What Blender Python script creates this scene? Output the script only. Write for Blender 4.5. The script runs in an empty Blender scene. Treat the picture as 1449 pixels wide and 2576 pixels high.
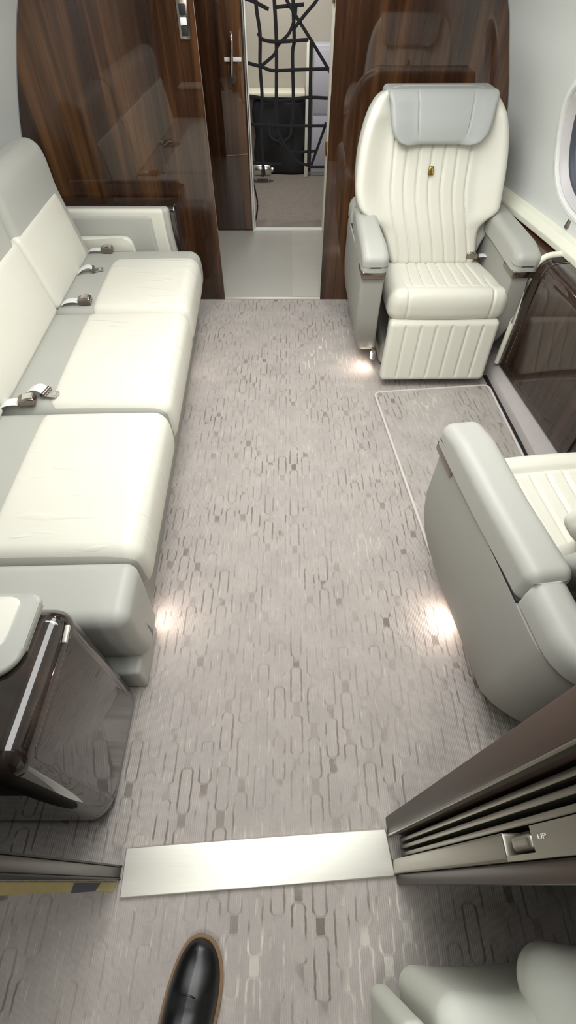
import bpy, bmesh, math, random
from mathutils import Vector, Matrix
random.seed(7)
SC = bpy.context.scene
COL = SC.collection
PI = math.pi

# ------------------------------------------------------------------ materials
def new_mat(name):
    m = bpy.data.materials.new(name); m.use_nodes = True
    nt = m.node_tree
    b = nt.nodes['Principled BSDF']
    return m, nt, b

def N(nt, typ, **kw):
    n = nt.nodes.new(typ)
    for k, v in kw.items():
        if k == 'op': n.operation = v
        elif k == 'ins':
            for i, x in v.items(): n.inputs[i].default_value = x
        else: setattr(n, k, v)
    return n

def math_node(nt, op, a, b=None, c=None, clamp=False):
    n = nt.nodes.new('ShaderNodeMath'); n.operation = op; n.use_clamp = clamp
    for i, v in enumerate((a, b, c)):
        if v is None: continue
        if isinstance(v, (int, float)): n.inputs[i].default_value = v
        else: nt.links.new(v, n.inputs[i])
    return n.outputs[0]

def mixc(nt, fac, a, b):
    n = nt.nodes.new('ShaderNodeMix'); n.data_type = 'RGBA'
    for sock, v in ((n.inputs[0], fac), (n.inputs[6], a), (n.inputs[7], b)):
        if isinstance(v, (int, float)): sock.default_value = v
        elif isinstance(v, (tuple, list)): sock.default_value = (*v[:3], 1)
        else: nt.links.new(v, sock)
    return n.outputs[2]

def leather(name, col, rough=.42, bump=.12, wrinkle=0.0):
    m, nt, b = new_mat(name)
    tc = N(nt, 'ShaderNodeTexCoord')
    n1 = N(nt, 'ShaderNodeTexNoise', ins={'Scale': 420.0, 'Detail': 3.0})
    n2 = N(nt, 'ShaderNodeTexNoise', ins={'Scale': 5.0, 'Detail': 2.0})
    nt.links.new(tc.outputs['Object'], n1.inputs['Vector'])
    nt.links.new(tc.outputs['Object'], n2.inputs['Vector'])
    c2 = tuple(x * .95 for x in col)
    b.inputs['Roughness'].default_value = rough
    b.inputs['Specular IOR Level'].default_value = .4
    nt.links.new(mixc(nt, n2.outputs['Fac'], col, c2), b.inputs['Base Color'])
    h = n1.outputs['Fac']
    if wrinkle:
        mp = N(nt, 'ShaderNodeMapping'); mp.inputs['Scale'].default_value = (5, 26, 5)
        nt.links.new(tc.outputs['Object'], mp.inputs['Vector'])
        n3 = N(nt, 'ShaderNodeTexNoise', ins={'Scale': 1.0, 'Detail': 1.0, 'Distortion': .6})
        nt.links.new(mp.outputs[0], n3.inputs['Vector'])
        r = N(nt, 'ShaderNodeMapRange', ins={1: .58, 2: .75})
        nt.links.new(n3.outputs['Fac'], r.inputs[0])
        h = math_node(nt, 'ADD', math_node(nt, 'MULTIPLY', h, .03), math_node(nt, 'MULTIPLY', r.outputs[0], wrinkle))
        bp = N(nt, 'ShaderNodeBump', ins={'Strength': .5, 'Distance': .012})
    else:
        bp = N(nt, 'ShaderNodeBump', ins={'Strength': bump, 'Distance': .001})
    nt.links.new(h, bp.inputs['Height'])
    nt.links.new(bp.outputs[0], b.inputs['Normal'])
    return m

def wood(name, dark, mid, light, axis=2, coat=.9, rough=.12, scale=26, ior=1.6):
    m, nt, b = new_mat(name)
    tc = N(nt, 'ShaderNodeTexCoord')
    mp = N(nt, 'ShaderNodeMapping')
    s = [scale, scale, scale]; s[axis] = scale * .045
    mp.inputs['Scale'].default_value = s
    nt.links.new(tc.outputs['Object'], mp.inputs['Vector'])
    n1 = N(nt, 'ShaderNodeTexNoise', ins={'Scale': .42, 'Detail': 5.0, 'Roughness': .6, 'Distortion': .5})
    n2 = N(nt, 'ShaderNodeTexNoise', ins={'Scale': 3.2, 'Detail': 4.0, 'Roughness': .65})
    nt.links.new(mp.outputs[0], n1.inputs['Vector']); nt.links.new(mp.outputs[0], n2.inputs['Vector'])
    f = math_node(nt, 'ADD', math_node(nt, 'MULTIPLY', n1.outputs['Fac'], .75), math_node(nt, 'MULTIPLY', n2.outputs['Fac'], .25))
    r = N(nt, 'ShaderNodeValToRGB')
    e = r.color_ramp.elements
    e[0].position = .36; e[0].color = (*dark, 1)
    e[1].position = .66; e[1].color = (*light, 1)
    k = e.new(.5); k.color = (*mid, 1)
    nt.links.new(f, r.inputs[0]); nt.links.new(r.outputs[0], b.inputs['Base Color'])
    b.inputs['Roughness'].default_value = .4
    b.inputs['Specular IOR Level'].default_value = .08
    b.inputs['Coat Weight'].default_value = coat
    b.inputs['Coat Roughness'].default_value = rough * .15
    b.inputs['Coat IOR'].default_value = ior
    return m

def plain(name, col, rough=.5, metal=0.0, spec=.5, coat=0.0, noise=0.0):
    m, nt, b = new_mat(name)
    b.inputs['Base Color'].default_value = (*col, 1)
    b.inputs['Roughness'].default_value = rough
    b.inputs['Metallic'].default_value = metal
    b.inputs['Specular IOR Level'].default_value = spec
    b.inputs['Coat Weight'].default_value = coat
    if noise:
        tc = N(nt, 'ShaderNodeTexCoord')
        n1 = N(nt, 'ShaderNodeTexNoise', ins={'Scale': 30.0, 'Detail': 4.0})
        nt.links.new(tc.outputs['Object'], n1.inputs['Vector'])
        nt.links.new(mixc(nt, n1.outputs['Fac'], col, tuple(x * (1 - noise) for x in col)), b.inputs['Base Color'])
    return m

def brushed(name, col, rough=.35, axis=0):
    m, nt, b = new_mat(name)
    b.inputs['Metallic'].default_value = 1
    tc = N(nt, 'ShaderNodeTexCoord'); mp = N(nt, 'ShaderNodeMapping')
    s = [500, 500, 500]; s[axis] = 6
    mp.inputs['Scale'].default_value = s
    nt.links.new(tc.outputs['Object'], mp.inputs['Vector'])
    n1 = N(nt, 'ShaderNodeTexNoise', ins={'Scale': 1.0, 'Detail': 2.0})
    nt.links.new(mp.outputs[0], n1.inputs['Vector'])
    nt.links.new(mixc(nt, n1.outputs['Fac'], col, tuple(x * .88 for x in col)), b.inputs['Base Color'])
    b.inputs['Roughness'].default_value = rough
    return m

def emis(name, col, strength):
    m, nt, b = new_mat(name)
    b.inputs['Base Color'].default_value = (*col, 1)
    b.inputs['Emission Color'].default_value = (*col, 1)
    b.inputs['Emission Strength'].default_value = strength
    return m

def carpet(name, base, dark, light, amount=1.0):
    """ribbed loop pile with rows of chain links, partly dark, partly ivory, partly worn away"""
    m, nt, b = new_mat(name)
    tc = N(nt, 'ShaderNodeTexCoord')
    wob = N(nt, 'ShaderNodeTexNoise', ins={'Scale': 45.0, 'Detail': 2.0})
    nt.links.new(tc.outputs['Object'], wob.inputs['Vector'])
    sep = N(nt, 'ShaderNodeSeparateXYZ'); nt.links.new(tc.outputs['Object'], sep.inputs[0])
    wv = N(nt, 'ShaderNodeSeparateColor'); nt.links.new(wob.outputs['Color'], wv.inputs[0])
    X = math_node(nt, 'ADD', sep.outputs[0], math_node(nt, 'MULTIPLY', math_node(nt, 'SUBTRACT', wv.outputs[0], .5), .006))
    Y = math_node(nt, 'ADD', sep.outputs[1], math_node(nt, 'MULTIPLY', math_node(nt, 'SUBTRACT', wv.outputs[1], .5), .012))
    W, P = .052, .146
    u = math_node(nt, 'DIVIDE', X, W)
    col = math_node(nt, 'FLOOR', u)
    dx = math_node(nt, 'MULTIPLY', math_node(nt, 'SUBTRACT', math_node(nt, 'SUBTRACT', u, col), .5), W)
    adx = math_node(nt, 'ABSOLUTE', dx)
    odd = math_node(nt, 'MULTIPLY', math_node(nt, 'MODULO', math_node(nt, 'ABSOLUTE', col), 2.0), .5)
    rnd = N(nt, 'ShaderNodeTexWhiteNoise', noise_dimensions='1D'); nt.links.new(col, rnd.inputs['W'])
    sh = math_node(nt, 'ADD', odd, math_node(nt, 'MULTIPLY', rnd.outputs['Value'], .18))
    v = math_node(nt, 'ADD', math_node(nt, 'DIVIDE', Y, P), sh)
    fv = math_node(nt, 'FRACT', v)
    dy = math_node(nt, 'MULTIPLY', math_node(nt, 'SUBTRACT', fv, .5), P)
    ady = math_node(nt, 'ABSOLUTE', dy)
    # link: rounded rectangle, half width .0165, half length .054, corner .010
    qx = math_node(nt, 'SUBTRACT', adx, .0165 - .012)
    qy = math_node(nt, 'SUBTRACT', ady, .055 - .012)
    mx = math_node(nt, 'MAXIMUM', qx, 0.0); my = math_node(nt, 'MAXIMUM', qy, 0.0)
    ln = math_node(nt, 'SQRT', math_node(nt, 'ADD', math_node(nt, 'MULTIPLY', mx, mx), math_node(nt, 'MULTIPLY', my, my)))
    inn = math_node(nt, 'MINIMUM', math_node(nt, 'MAXIMUM', qx, qy), 0.0)
    d = math_node(nt, 'SUBTRACT', math_node(nt, 'ADD', ln, inn), .012)
    line = N(nt, 'ShaderNodeMapRange', ins={1: .0035, 2: .0015, 3: 0.0, 4: 1.0})
    nt.links.new(math_node(nt, 'ABSOLUTE', d), line.inputs[0])
    cellv = N(nt, 'ShaderNodeCombineXYZ'); nt.links.new(col, cellv.inputs[0]); nt.links.new(math_node(nt, 'FLOOR', math_node(nt, 'ADD', v, .5)), cellv.inputs[1])
    cr = N(nt, 'ShaderNodeTexWhiteNoise', noise_dimensions='2D'); nt.links.new(cellv.outputs[0], cr.inputs['Vector'])
    cm = N(nt, 'ShaderNodeMapRange', ins={1: .25, 2: .95, 3: .1, 4: 1.0}); nt.links.new(cr.outputs['Value'], cm.inputs[0])
    cellw = N(nt, 'ShaderNodeCombineXYZ'); nt.links.new(col, cellw.inputs[0]); nt.links.new(math_node(nt, 'FLOOR', v), cellw.inputs[1])
    cr2 = N(nt, 'ShaderNodeTexWhiteNoise', noise_dimensions='2D'); nt.links.new(cellw.outputs[0], cr2.inputs['Vector'])
    cm2 = N(nt, 'ShaderNodeMapRange', ins={1: .0, 2: .6, 3: .5, 4: 1.0}); nt.links.new(cr2.outputs['Value'], cm2.inputs[0])
    node = math_node(nt, 'MULTIPLY', cm.outputs[0], math_node(nt, 'MULTIPLY', math_node(nt, 'GREATER_THAN', ady, .057), math_node(nt, 'LESS_THAN', adx, .0105)))
    cap = N(nt, 'ShaderNodeMapRange', ins={1: .048, 2: .052, 3: 1.0, 4: .45}); nt.links.new(ady, cap.inputs[0])
    patt = math_node(nt, 'MAXIMUM', math_node(nt, 'MULTIPLY', math_node(nt, 'MULTIPLY', line.outputs[0], cap.outputs[0]), cm2.outputs[0]), node)
    # where it shows
    vis = N(nt, 'ShaderNodeTexNoise', ins={'Scale': 3.2, 'Detail': 3.0, 'Roughness': .55})
    nt.links.new(tc.outputs['Object'], vis.inputs['Vector'])
    brk = N(nt, 'ShaderNodeTexNoise', ins={'Scale': 15.0, 'Detail': 2.0})
    nt.links.new(tc.outputs['Object'], brk.inputs['Vector'])
    vr = N(nt, 'ShaderNodeMapRange', ins={1: .42, 2: .58, 3: .32, 4: 1.0}); nt.links.new(vis.outputs['Fac'], vr.inputs[0])
    br = N(nt, 'ShaderNodeMapRange', ins={1: .4, 2: .5}); nt.links.new(brk.outputs['Fac'], br.inputs[0])
    a = math_node(nt, 'MULTIPLY', math_node(nt, 'MULTIPLY', patt, vr.outputs[0]), math_node(nt, 'MULTIPLY', br.outputs[0], amount), clamp=True)
    tone = N(nt, 'ShaderNodeTexNoise', ins={'Scale': 1.6, 'Detail': 2.0})
    mp = N(nt, 'ShaderNodeMapping'); mp.inputs['Location'].default_value = (4.2, 1.7, 0)
    nt.links.new(tc.outputs['Object'], mp.inputs['Vector']); nt.links.new(mp.outputs[0], tone.inputs['Vector'])
    tr = N(nt, 'ShaderNodeMapRange', ins={1: .6, 2: .63}); nt.links.new(tone.outputs['Fac'], tr.inputs[0])
    pc = mixc(nt, tr.outputs[0], dark, light)
    # base mottling and ivory flecks
    mot = N(nt, 'ShaderNodeTexNoise', ins={'Scale': 9.0, 'Detail': 6.0, 'Roughness': .7})
    nt.links.new(tc.outputs['Object'], mot.inputs['Vector'])
    mr = N(nt, 'ShaderNodeMapRange', ins={1: .3, 2: .7}); nt.links.new(mot.outputs['Fac'], mr.inputs[0])
    bc = mixc(nt, mr.outputs[0], tuple(x * .86 for x in base), tuple(min(1, x * 1.10) for x in base))
    st = N(nt, 'ShaderNodeMapping'); st.inputs['Scale'].default_value = (150, 14, 1)
    nt.links.new(tc.outputs['Object'], st.inputs['Vector'])
    fl = N(nt, 'ShaderNodeTexNoise', ins={'Scale': 1.0, 'Detail': 2.0}); nt.links.new(st.outputs[0], fl.inputs['Vector'])
    fr = N(nt, 'ShaderNodeMapRange', ins={1: .62, 2: .72, 3: 0.0, 4: .6}); nt.links.new(fl.outputs['Fac'], fr.inputs[0])
    bc = mixc(nt, fr.outputs[0], bc, light)
    # ribs along the aisle
    rib = math_node(nt, 'SINE', math_node(nt, 'MULTIPLY', sep.outputs[0], 2 * PI / .0052))
    bc = mixc(nt, math_node(nt, 'MULTIPLY', math_node(nt, 'ADD', rib, 1.0), .09), bc, tuple(x * .6 for x in base))
    pile = N(nt, 'ShaderNodeTexNoise', ins={'Scale': 330.0, 'Detail': 2.0}); nt.links.new(tc.outputs['Object'], pile.inputs['Vector'])
    pr_ = N(nt, 'ShaderNodeMapRange', ins={1: .3, 2: .7, 3: 0.0, 4: .22}); nt.links.new(pile.outputs['Fac'], pr_.inputs[0])
    bc = mixc(nt, pr_.outputs[0], bc, tuple(x * .65 for x in base))
    nt.links.new(mixc(nt, a, bc, pc), b.inputs['Base Color'])
    b.inputs['Roughness'].default_value = .95
    b.inputs['Specular IOR Level'].default_value = .1
    hh = math_node(nt, 'ADD', math_node(nt, 'MULTIPLY', rib, .4), pile.outputs['Fac'])
    bp = N(nt, 'ShaderNodeBump', ins={'Strength': .5, 'Distance': .002}); nt.links.new(hh, bp.inputs['Height'])
    nt.links.new(bp.outputs[0], b.inputs['Normal'])
    return m

M = {}
M['cream'] = leather('cream_leather', (.70, .685, .595), .45)
M['cream_soft'] = leather('cream_leather_creased', (.70, .685, .595), .45, wrinkle=.35)
M['grey'] = leather('grey_leather', (.425, .425, .385), .45)
M['grey_dark'] = leather('taupe_grey_leather', (.335, .33, .295), .5)
M['grey_head'] = leather('headrest_leather', (.385, .40, .38), .42)
M['wood'] = wood('walnut_veneer', (.010, .0035, .002), (.042, .017, .007), (.135, .060, .022), scale=17, ior=1.7)
M['wood_y'] = wood('walnut_veneer_lengthwise', (.035, .016, .010), (.075, .036, .02), (.15, .075, .04), axis=1)
M['wood_dark'] = wood('dark_walnut_panel', (.012, .007, .005), (.028, .016, .011), (.05, .028, .018), coat=1.0)
M['wood_x'] = wood('walnut_cabinet', (.008, .0045, .0032), (.018, .010, .007), (.042, .023, .014), axis=2, coat=1.0, ior=1.75)
M['wood_mat'] = wood('brown_jamb', (.045, .031, .024), (.062, .043, .034), (.082, .056, .043), coat=.25, rough=2.0)
M['wall'] = plain('wall_panel', (.69, .71, .68), .55, noise=.02)
M['ceil'] = plain('ceiling_panel', (.8, .81, .78), .6)
M['ivory'] = plain('ivory_trim', (.84, .84, .70), .4)
M['carpet'] = carpet('taupe_carpet', (.452, .414, .382), (.2, .175, .15), (.66, .63, .55), 1.0)
M['mat'] = carpet('taupe_mat', (.455, .417, .387), (.23, .2, .17), (.58, .55, .49), .95)
M['carpet_plain'] = plain('plain_taupe_carpet', (.46, .425, .41), .95, spec=.1, noise=.12)
M['carpet_bag'] = plain('baggage_carpet', (.30, .27, .24), .95, spec=.1, noise=.35)
M['binding'] = plain('mat_binding', (.60, .555, .52), .9, spec=.1)
M['steel'] = brushed('brushed_sill', (.86, .85, .76), .5)
M['chrome'] = plain('chrome', (.8, .79, .77), .2, 1.0)
M['bronze'] = plain('bronze_metal', (.28, .24, .21), .22, 1.0)
M['plate'] = brushed('bronze_plate', (.36, .335, .285), .4, axis=2)
M['strap'] = plain('belt_webbing', (.72, .73, .72), .5, spec=.5)
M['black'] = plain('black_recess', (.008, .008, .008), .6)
M['net'] = plain('net_webbing', (.018, .018, .022), .8)
M['bag'] = plain('black_nylon', (.012, .013, .016), .55, noise=.5)
M['beige'] = plain('baggage_liner', (.47, .44, .38), .7, noise=.08)
M['lav'] = plain('baggage_cabinet', (.52, .52, .60), .55, noise=.05)
M['gold'] = plain('gold_badge', (.75, .55, .14), .25, 1.0)
M['gold_dark'] = plain('gold_badge_shade', (.18, .12, .03), .4, 1.0)
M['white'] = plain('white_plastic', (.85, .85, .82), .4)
M['vinyl'] = plain('grey_vestibule_floor', (.42, .41, .37), .35, noise=.1)
M['vinyl2'] = plain('pale_vestibule_floor', (.47, .455, .40), .35, noise=.1)
M['yellow'] = plain('yellow_board', (.55, .45, .2), .8, noise=.3)
M['tape'] = plain('dark_tape', (.08, .08, .1), .5)
M['shoe'] = plain('black_shoe_leather', (.006, .006, .007), .33, spec=.5, noise=.3)
M['welt'] = plain('tan_welt', (.22, .13, .06), .7, noise=.2)
M['sole'] = plain('dark_sole', (.03, .022, .018), .8)
M['shade'] = plain('window_shade', (.42, .44, .50), .6)
M['bezel'] = plain('window_bezel', (.62, .60, .60), .35)
M['seal'] = plain('dark_window_seal', (.06, .07, .09), .5)
M['foot'] = emis('footlight_lens', (1.0, .9, .8), 14)
M['ledlens'] = emis('ceiling_led_lens', (1.0, .985, .95), 4)
M['warn'] = plain('grey_green_cloth', (.66, .68, .60), .7, noise=.05)

# ------------------------------------------------------------------ builders
def link_mesh(name, bm, mat, parent=None, smooth=True, ang=38):
    me = bpy.data.meshes.new(name)
    bmesh.ops.recalc_face_normals(bm, faces=bm.faces[:])
    bm.to_mesh(me); bm.free()
    me.materials.append(M[mat] if isinstance(mat, str) else mat)
    if smooth:
        for p in me.polygons: p.use_smooth = True
        me.set_sharp_from_angle(angle=math.radians(ang))
    o = bpy.data.objects.new(name, me); COL.objects.link(o)
    if parent: o.parent = parent
    return o

def thing(name, label, cat, loc=(0, 0, 0), rot=(0, 0, 0), group=None):
    o = bpy.data.objects.new(name, None); COL.objects.link(o)
    o.empty_display_size = .05
    o.location = loc; o.rotation_euler = rot
    tag(o, label, cat, group); return o

def tag(o, label, cat, group=None):
    o['label'] = label; o['category'] = cat
    if group: o['group'] = group
    return o

def struct(o):
    o['kind'] = 'structure'; return o

def box(bm, lo, hi):
    x0, y0, z0 = lo; x1, y1, z1 = hi
    v = [bm.verts.new(p) for p in ((x0, y0, z0), (x1, y0, z0), (x1, y1, z0), (x0, y1, z0), (x0, y0, z1), (x1, y0, z1), (x1, y1, z1), (x0, y1, z1))]
    for f in ((0, 3, 2, 1), (4, 5, 6, 7), (0, 1, 5, 4), (1, 2, 6, 5), (2, 3, 7, 6), (3, 0, 4, 7)):
        bm.faces.new([v[i] for i in f])

def axis_pts(h, r, n, k):
    r = min(r, h * .999)
    out = [-h + r - r * math.tan(PI / 4 * (1 - i / k)) for i in range(k)]
    for i in range(n + 1): out.append(-(h - r) + 2 * (h - r) * i / n)
    out += [h - r + r * math.tan(PI / 4 * (i + 1) / k) for i in range(k)]
    return out

def rbox(bm, c, s, r, n=(6, 6, 6), k=4, fn=None):
    """rounded box with an even grid; fn deforms points given in box-centred coordinates"""
    h = [x / 2 for x in s]; r = min(r, min(h) * .98)
    A = [axis_pts(h[i], r, n[i], k) for i in range(3)]
    cache = {}
    def vert(i, j, l):
        key = (i, j, l)
        if key in cache: return cache[key]
        p = Vector((A[0][i], A[1][j], A[2][l]))
        q = Vector([max(-(h[a] - r), min(h[a] - r, p[a])) for a in range(3)])
        d = p - q
        if d.length > 1e-9: p = q + d.normalized() * r
        if fn: p = Vector(fn(p.x, p.y, p.z))
        cache[key] = bm.verts.new(p + Vector(c)); return cache[key]
    L = [len(a) - 1 for a in A]
    for ax in range(3):
        a1, a2 = [a for a in range(3) if a != ax]
        for side in (0, L[ax]):
            for i in range(L[a1]):
                for j in range(L[a2]):
                    q = []
                    for di, dj in ((0, 0), (1, 0), (1, 1), (0, 1)):
                        idx = [0, 0, 0]; idx[ax] = side; idx[a1] = i + di; idx[a2] = j + dj
                        q.append(vert(*idx))
                    bm.faces.new(q)

def rpoly(pts, seg=6):
    """pts: (x, y, radius) -> outline with rounded corners"""
    out = []; n = len(pts)
    for i in range(n):
        p = Vector(pts[i][:2]); r = pts[i][2] if len(pts[i]) > 2 else 0
        if r <= 0: out.append(p); continue
        a = (Vector(pts[i - 1][:2]) - p); b = (Vector(pts[(i + 1) % n][:2]) - p)
        la, lb = a.length, b.length; a.normalize(); b.normalize()
        ang = a.angle(b); t = min(r / math.tan(ang / 2), la * .49, lb * .49)
        rr = t * math.tan(ang / 2)
        cen = p + (a + b).normalized() * (rr / math.sin(ang / 2))
        p0 = p + a * t; p1 = p + b * t
        a0 = math.atan2(p0.y - cen.y, p0.x - cen.x); a1 = math.atan2(p1.y - cen.y, p1.x - cen.x)
        dd = (a1 - a0 + PI) % (2 * PI) - PI
        for k in range(seg + 1):
            t_ = a0 + dd * k / seg
            out.append(cen + Vector((math.cos(t_), math.sin(t_))) * rr)
    return out

def prism(bm, poly, axis, a, b, bev=0.0, seg=3):
    def P(p, t):
        return {0: (t, p[0], p[1]), 1: (p[0], t, p[1]), 2: (p[0], p[1], t)}[axis]
    va = [bm.verts.new(P(p, a)) for p in poly]; vb = [bm.verts.new(P(p, b)) for p in poly]
    n = len(poly)
    fa = bm.faces.new(va); fb = bm.faces.new(list(reversed(vb)))
    sides = [bm.faces.new((va[i], vb[i], vb[(i + 1) % n], va[(i + 1) % n])) for i in range(n)]
    if bev:
        es = list({e for f in (fa, fb) for e in f.edges})
        bmesh.ops.bevel(bm, geom=es, offset=bev, segments=seg, profile=.5, affect='EDGES')

def loftcap(bm, poly, axis, a, b, r, n=7):
    """extrude a convex rounded outline from a to b, the b end rounded over with radius r"""
    def P(p, t): return {0: (t, p[0], p[1]), 1: (p[0], t, p[1]), 2: (p[0], p[1], t)}[axis]
    m = len(poly); cen = sum(poly, Vector((0, 0))) / m
    nrm = []
    for k in range(m):
        t = poly[(k + 1) % m] - poly[k - 1]; q = Vector((t.y, -t.x)).normalized()
        if q.dot(poly[k] - cen) > 0: q = -q
        nrm.append(q)
    sg = 1 if b > a else -1
    levels = [(a, 0), (a + sg * .01, 0), (b - sg * r * 1.04, 0)] + [(b - sg * r * (1 - math.sin(PI / 2 * i / n)), r * (1 - math.cos(PI / 2 * i / n))) for i in range(n + 1)]
    rings = [[bm.verts.new(P(poly[k] + nrm[k] * off, t)) for k in range(m)] for t, off in levels]
    for r0, r1 in zip(rings, rings[1:]):
        for k in range(m): bm.faces.new((r0[k], r0[(k + 1) % m], r1[(k + 1) % m], r1[k]))
    bm.faces.new(rings[0]); bm.faces.new(list(reversed(rings[-1])))

def bbox(bm, lo, hi, bev=.003, seg=2):
    prism(bm, [(lo[0], lo[1]), (hi[0], lo[1]), (hi[0], hi[1]), (lo[0], hi[1])], 2, lo[2], hi[2])
    if bev:
        fs = bm.faces[-6:]
        es = list({e for f in fs for e in f.edges})
        bmesh.ops.bevel(bm, geom=es, offset=bev, segments=seg, profile=.5, affect='EDGES')

def catmull(pts, n=6):
    P = [Vector(p) for p in pts]
    if len(P) < 3: return P
    Q = [P[0] * 2 - P[1]] + P + [P[-1] * 2 - P[-2]]
    out = []
    for i in range(1, len(Q) - 2):
        for k in range(n):
            t = k / n
            out.append(.5 * ((2 * Q[i]) + (Q[i + 1] - Q[i - 1]) * t + (2 * Q[i - 1] - 5 * Q[i] + 4 * Q[i + 1] - Q[i + 2]) * t * t + (3 * Q[i] - Q[i - 1] - 3 * Q[i + 1] + Q[i + 2]) * t ** 3))
    out.append(P[-1]); return out

def tube(bm, path, r, sides=8, closed=False, ry=None, up=(0, 0, 1)):
    """sweep an ellipse r x ry along path (ry along 'up')"""
    P = [Vector(p) for p in path]; n = len(P); rings = []
    ry = r if ry is None else ry
    for i, p in enumerate(P):
        if closed: t = P[(i + 1) % n] - P[i - 1]
        else: t = P[min(i + 1, n - 1)] - P[max(i - 1, 0)]
        t.normalize()
        u = Vector(up) - t * t.dot(Vector(up))
        if u.length < 1e-4: u = Vector((1, 0, 0)) - t * t.x
        u.normalize(); w = t.cross(u)
        rings.append([bm.verts.new(p + w * (r * math.cos(2 * PI * k / sides)) + u * (ry * math.sin(2 * PI * k / sides))) for k in range(sides)])
    m = n if closed else n - 1
    for i in range(m):
        a, b = rings[i], rings[(i + 1) % n]
        for k in range(sides): bm.faces.new((a[k], a[(k + 1) % sides], b[(k + 1) % sides], b[k]))
    if not closed:
        bm.faces.new(rings[0]); bm.faces.new(list(reversed(rings[-1])))

def lathe(bm, prof, mat4, sides=24):
    rings = []
    for r, h in prof:
        rings.append([bm.verts.new(mat4 @ Vector((r * math.cos(2 * PI * k / sides), r * math.sin(2 * PI * k / sides), h))) for k in range(sides)])
    for a, b in zip(rings, rings[1:]):
        for k in range(sides): bm.faces.new((a[k], a[(k + 1) % sides], b[(k + 1) % sides], b[k]))
    bm.faces.new(rings[0]); bm.faces.new(rings[-1])

def B(): return bmesh.new()
def interp(tab, x):
    if x <= tab[0][0]: return tab[0][1]
    for (a, va), (b, vb) in zip(tab, tab[1:]):
        if x <= b:
            t = (x - a) / (b - a); t = t * t * (3 - 2 * t) * .5 + t * .5
            return va + (vb - va) * t
    return tab[-1][1]
def gauss(x, w): return math.exp(-(x / w) ** 2)
def sstep(a, b, x):
    t = max(0, min(1, (x - a) / (b - a))); return t * t * (3 - 2 * t)

# ------------------------------------------------------------------ shell
YB = 2.93                      # cabin side of the rear bulkhead
LEFT = [(0, -1.30), (.3, -1.37), (.6, -1.385), (.85, -1.33), (.985, -1.285), (1.14, -1.222), (1.3, -1.142), (1.5, -.99), (1.66, -.78), (1.78, -.5)]
RIGHT = [(0, 1.04), (.3, 1.07), (.62, 1.085), (.85, 1.08), (.985, 1.05), (1.14, .995), (1.3, .932), (1.5, .79), (1.66, .58), (1.78, .3)]
FLARE = [(-3, .24), (1.0, .22), (1.6, .19), (2.1, .145), (2.93, 0)]
def lin(tab, x):
    if x <= tab[0][0]: return tab[0][1]
    for (a, va), (b, vb) in zip(tab, tab[1:]):
        if x <= b: return va + (vb - va) * (x - a) / (b - a)
    return tab[-1][1]
def cat1(tab, x):
    """smooth interpolation through table"""
    i = 0
    while i < len(tab) - 2 and x > tab[i + 1][0]: i += 1
    p1, p2 = tab[i], tab[i + 1]
    p0 = tab[i - 1] if i > 0 else (2 * p1[0] - p2[0], 2 * p1[1] - p2[1])
    p3 = tab[i + 2] if i + 2 < len(tab) else (2 * p2[0] - p1[0], 2 * p2[1] - p1[1])
    m1 = (p2[1] - p0[1]) / (p2[0] - p0[0]); m2 = (p3[1] - p1[1]) / (p3[0] - p1[0])
    h = p2[0] - p1[0]; t = (x - p1[0]) / h
    return (2 * t ** 3 - 3 * t * t + 1) * p1[1] + (t ** 3 - 2 * t * t + t) * h * m1 + (-2 * t ** 3 + 3 * t * t) * p2[1] + (t ** 3 - t * t) * h * m2
def flare(y): return cat1(FLARE, y)
def wallx(side, z, y):
    return cat1(RIGHT, z) + flare(y) if side > 0 else cat1(LEFT, z) - .7 * flare(y)

# window in the right wall, a tall rounded pane
WY, WZ, WA, WB = 2.155, .947, .325, .227
def in_window(y, z, grow=1.0): return (abs((y - WY) / (WA * grow)) ** 2.3 + abs((z - WZ) / (WB * grow)) ** 2.3) < 1

def wall_mesh(side):
    bm = B(); zs = [i * .01 for i in range(0, 179)]
    ys = [-1.6 + i * .05 for i in range(0, 64)] + [1.6 + i * .01 for i in range(0, 133)]
    if ys[-1] < YB: ys.append(YB)
    g = [[bm.verts.new((wallx(side, z, y), y, z)) for z in zs] for y in ys]
    for i in range(len(ys) - 1):
        for j in range(len(zs) - 1):
            if side > 0 and in_window((ys[i] + ys[i + 1]) / 2, (zs[j] + zs[j + 1]) / 2, .985): continue
            bm.faces.new((g[i][j], g[i + 1][j], g[i + 1][j + 1], g[i][j + 1]))
    return bm
struct(link_mesh('wall_left', wall_mesh(-1), 'wall', smooth=True))
struct(link_mesh('wall_right', wall_mesh(1), 'wall', smooth=True))
bm = B(); rows = []
for y in [-1.6 + i * .1 for i in range(46)] + [YB]:
    a, b = wallx(-1, 1.78, y), wallx(1, 1.78, y)
    rows.append([bm.verts.new((a + (b - a) * t, y, 1.78 + .12 * math.sin(PI * t) ** .7)) for t in [k / 12 for k in range(13)]])
for a, b in zip(rows, rows[1:]):
    for k in range(12): bm.faces.new((a[k], b[k], b[k + 1], a[k + 1]))
struct(link_mesh('ceiling', bm, 'ceil'))
# floor of the cabin
bm = B(); box(bm, (-1.5, -1.6, -.05), (1.45, YB, 0)); struct(link_mesh('floor', bm, 'carpet', smooth=False))
bm = B(); box(bm, (-1.5, -1.7, -.05), (1.45, -1.6, 1.95)); struct(link_mesh('wall_front', bm, 'wood', smooth=False))

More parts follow.
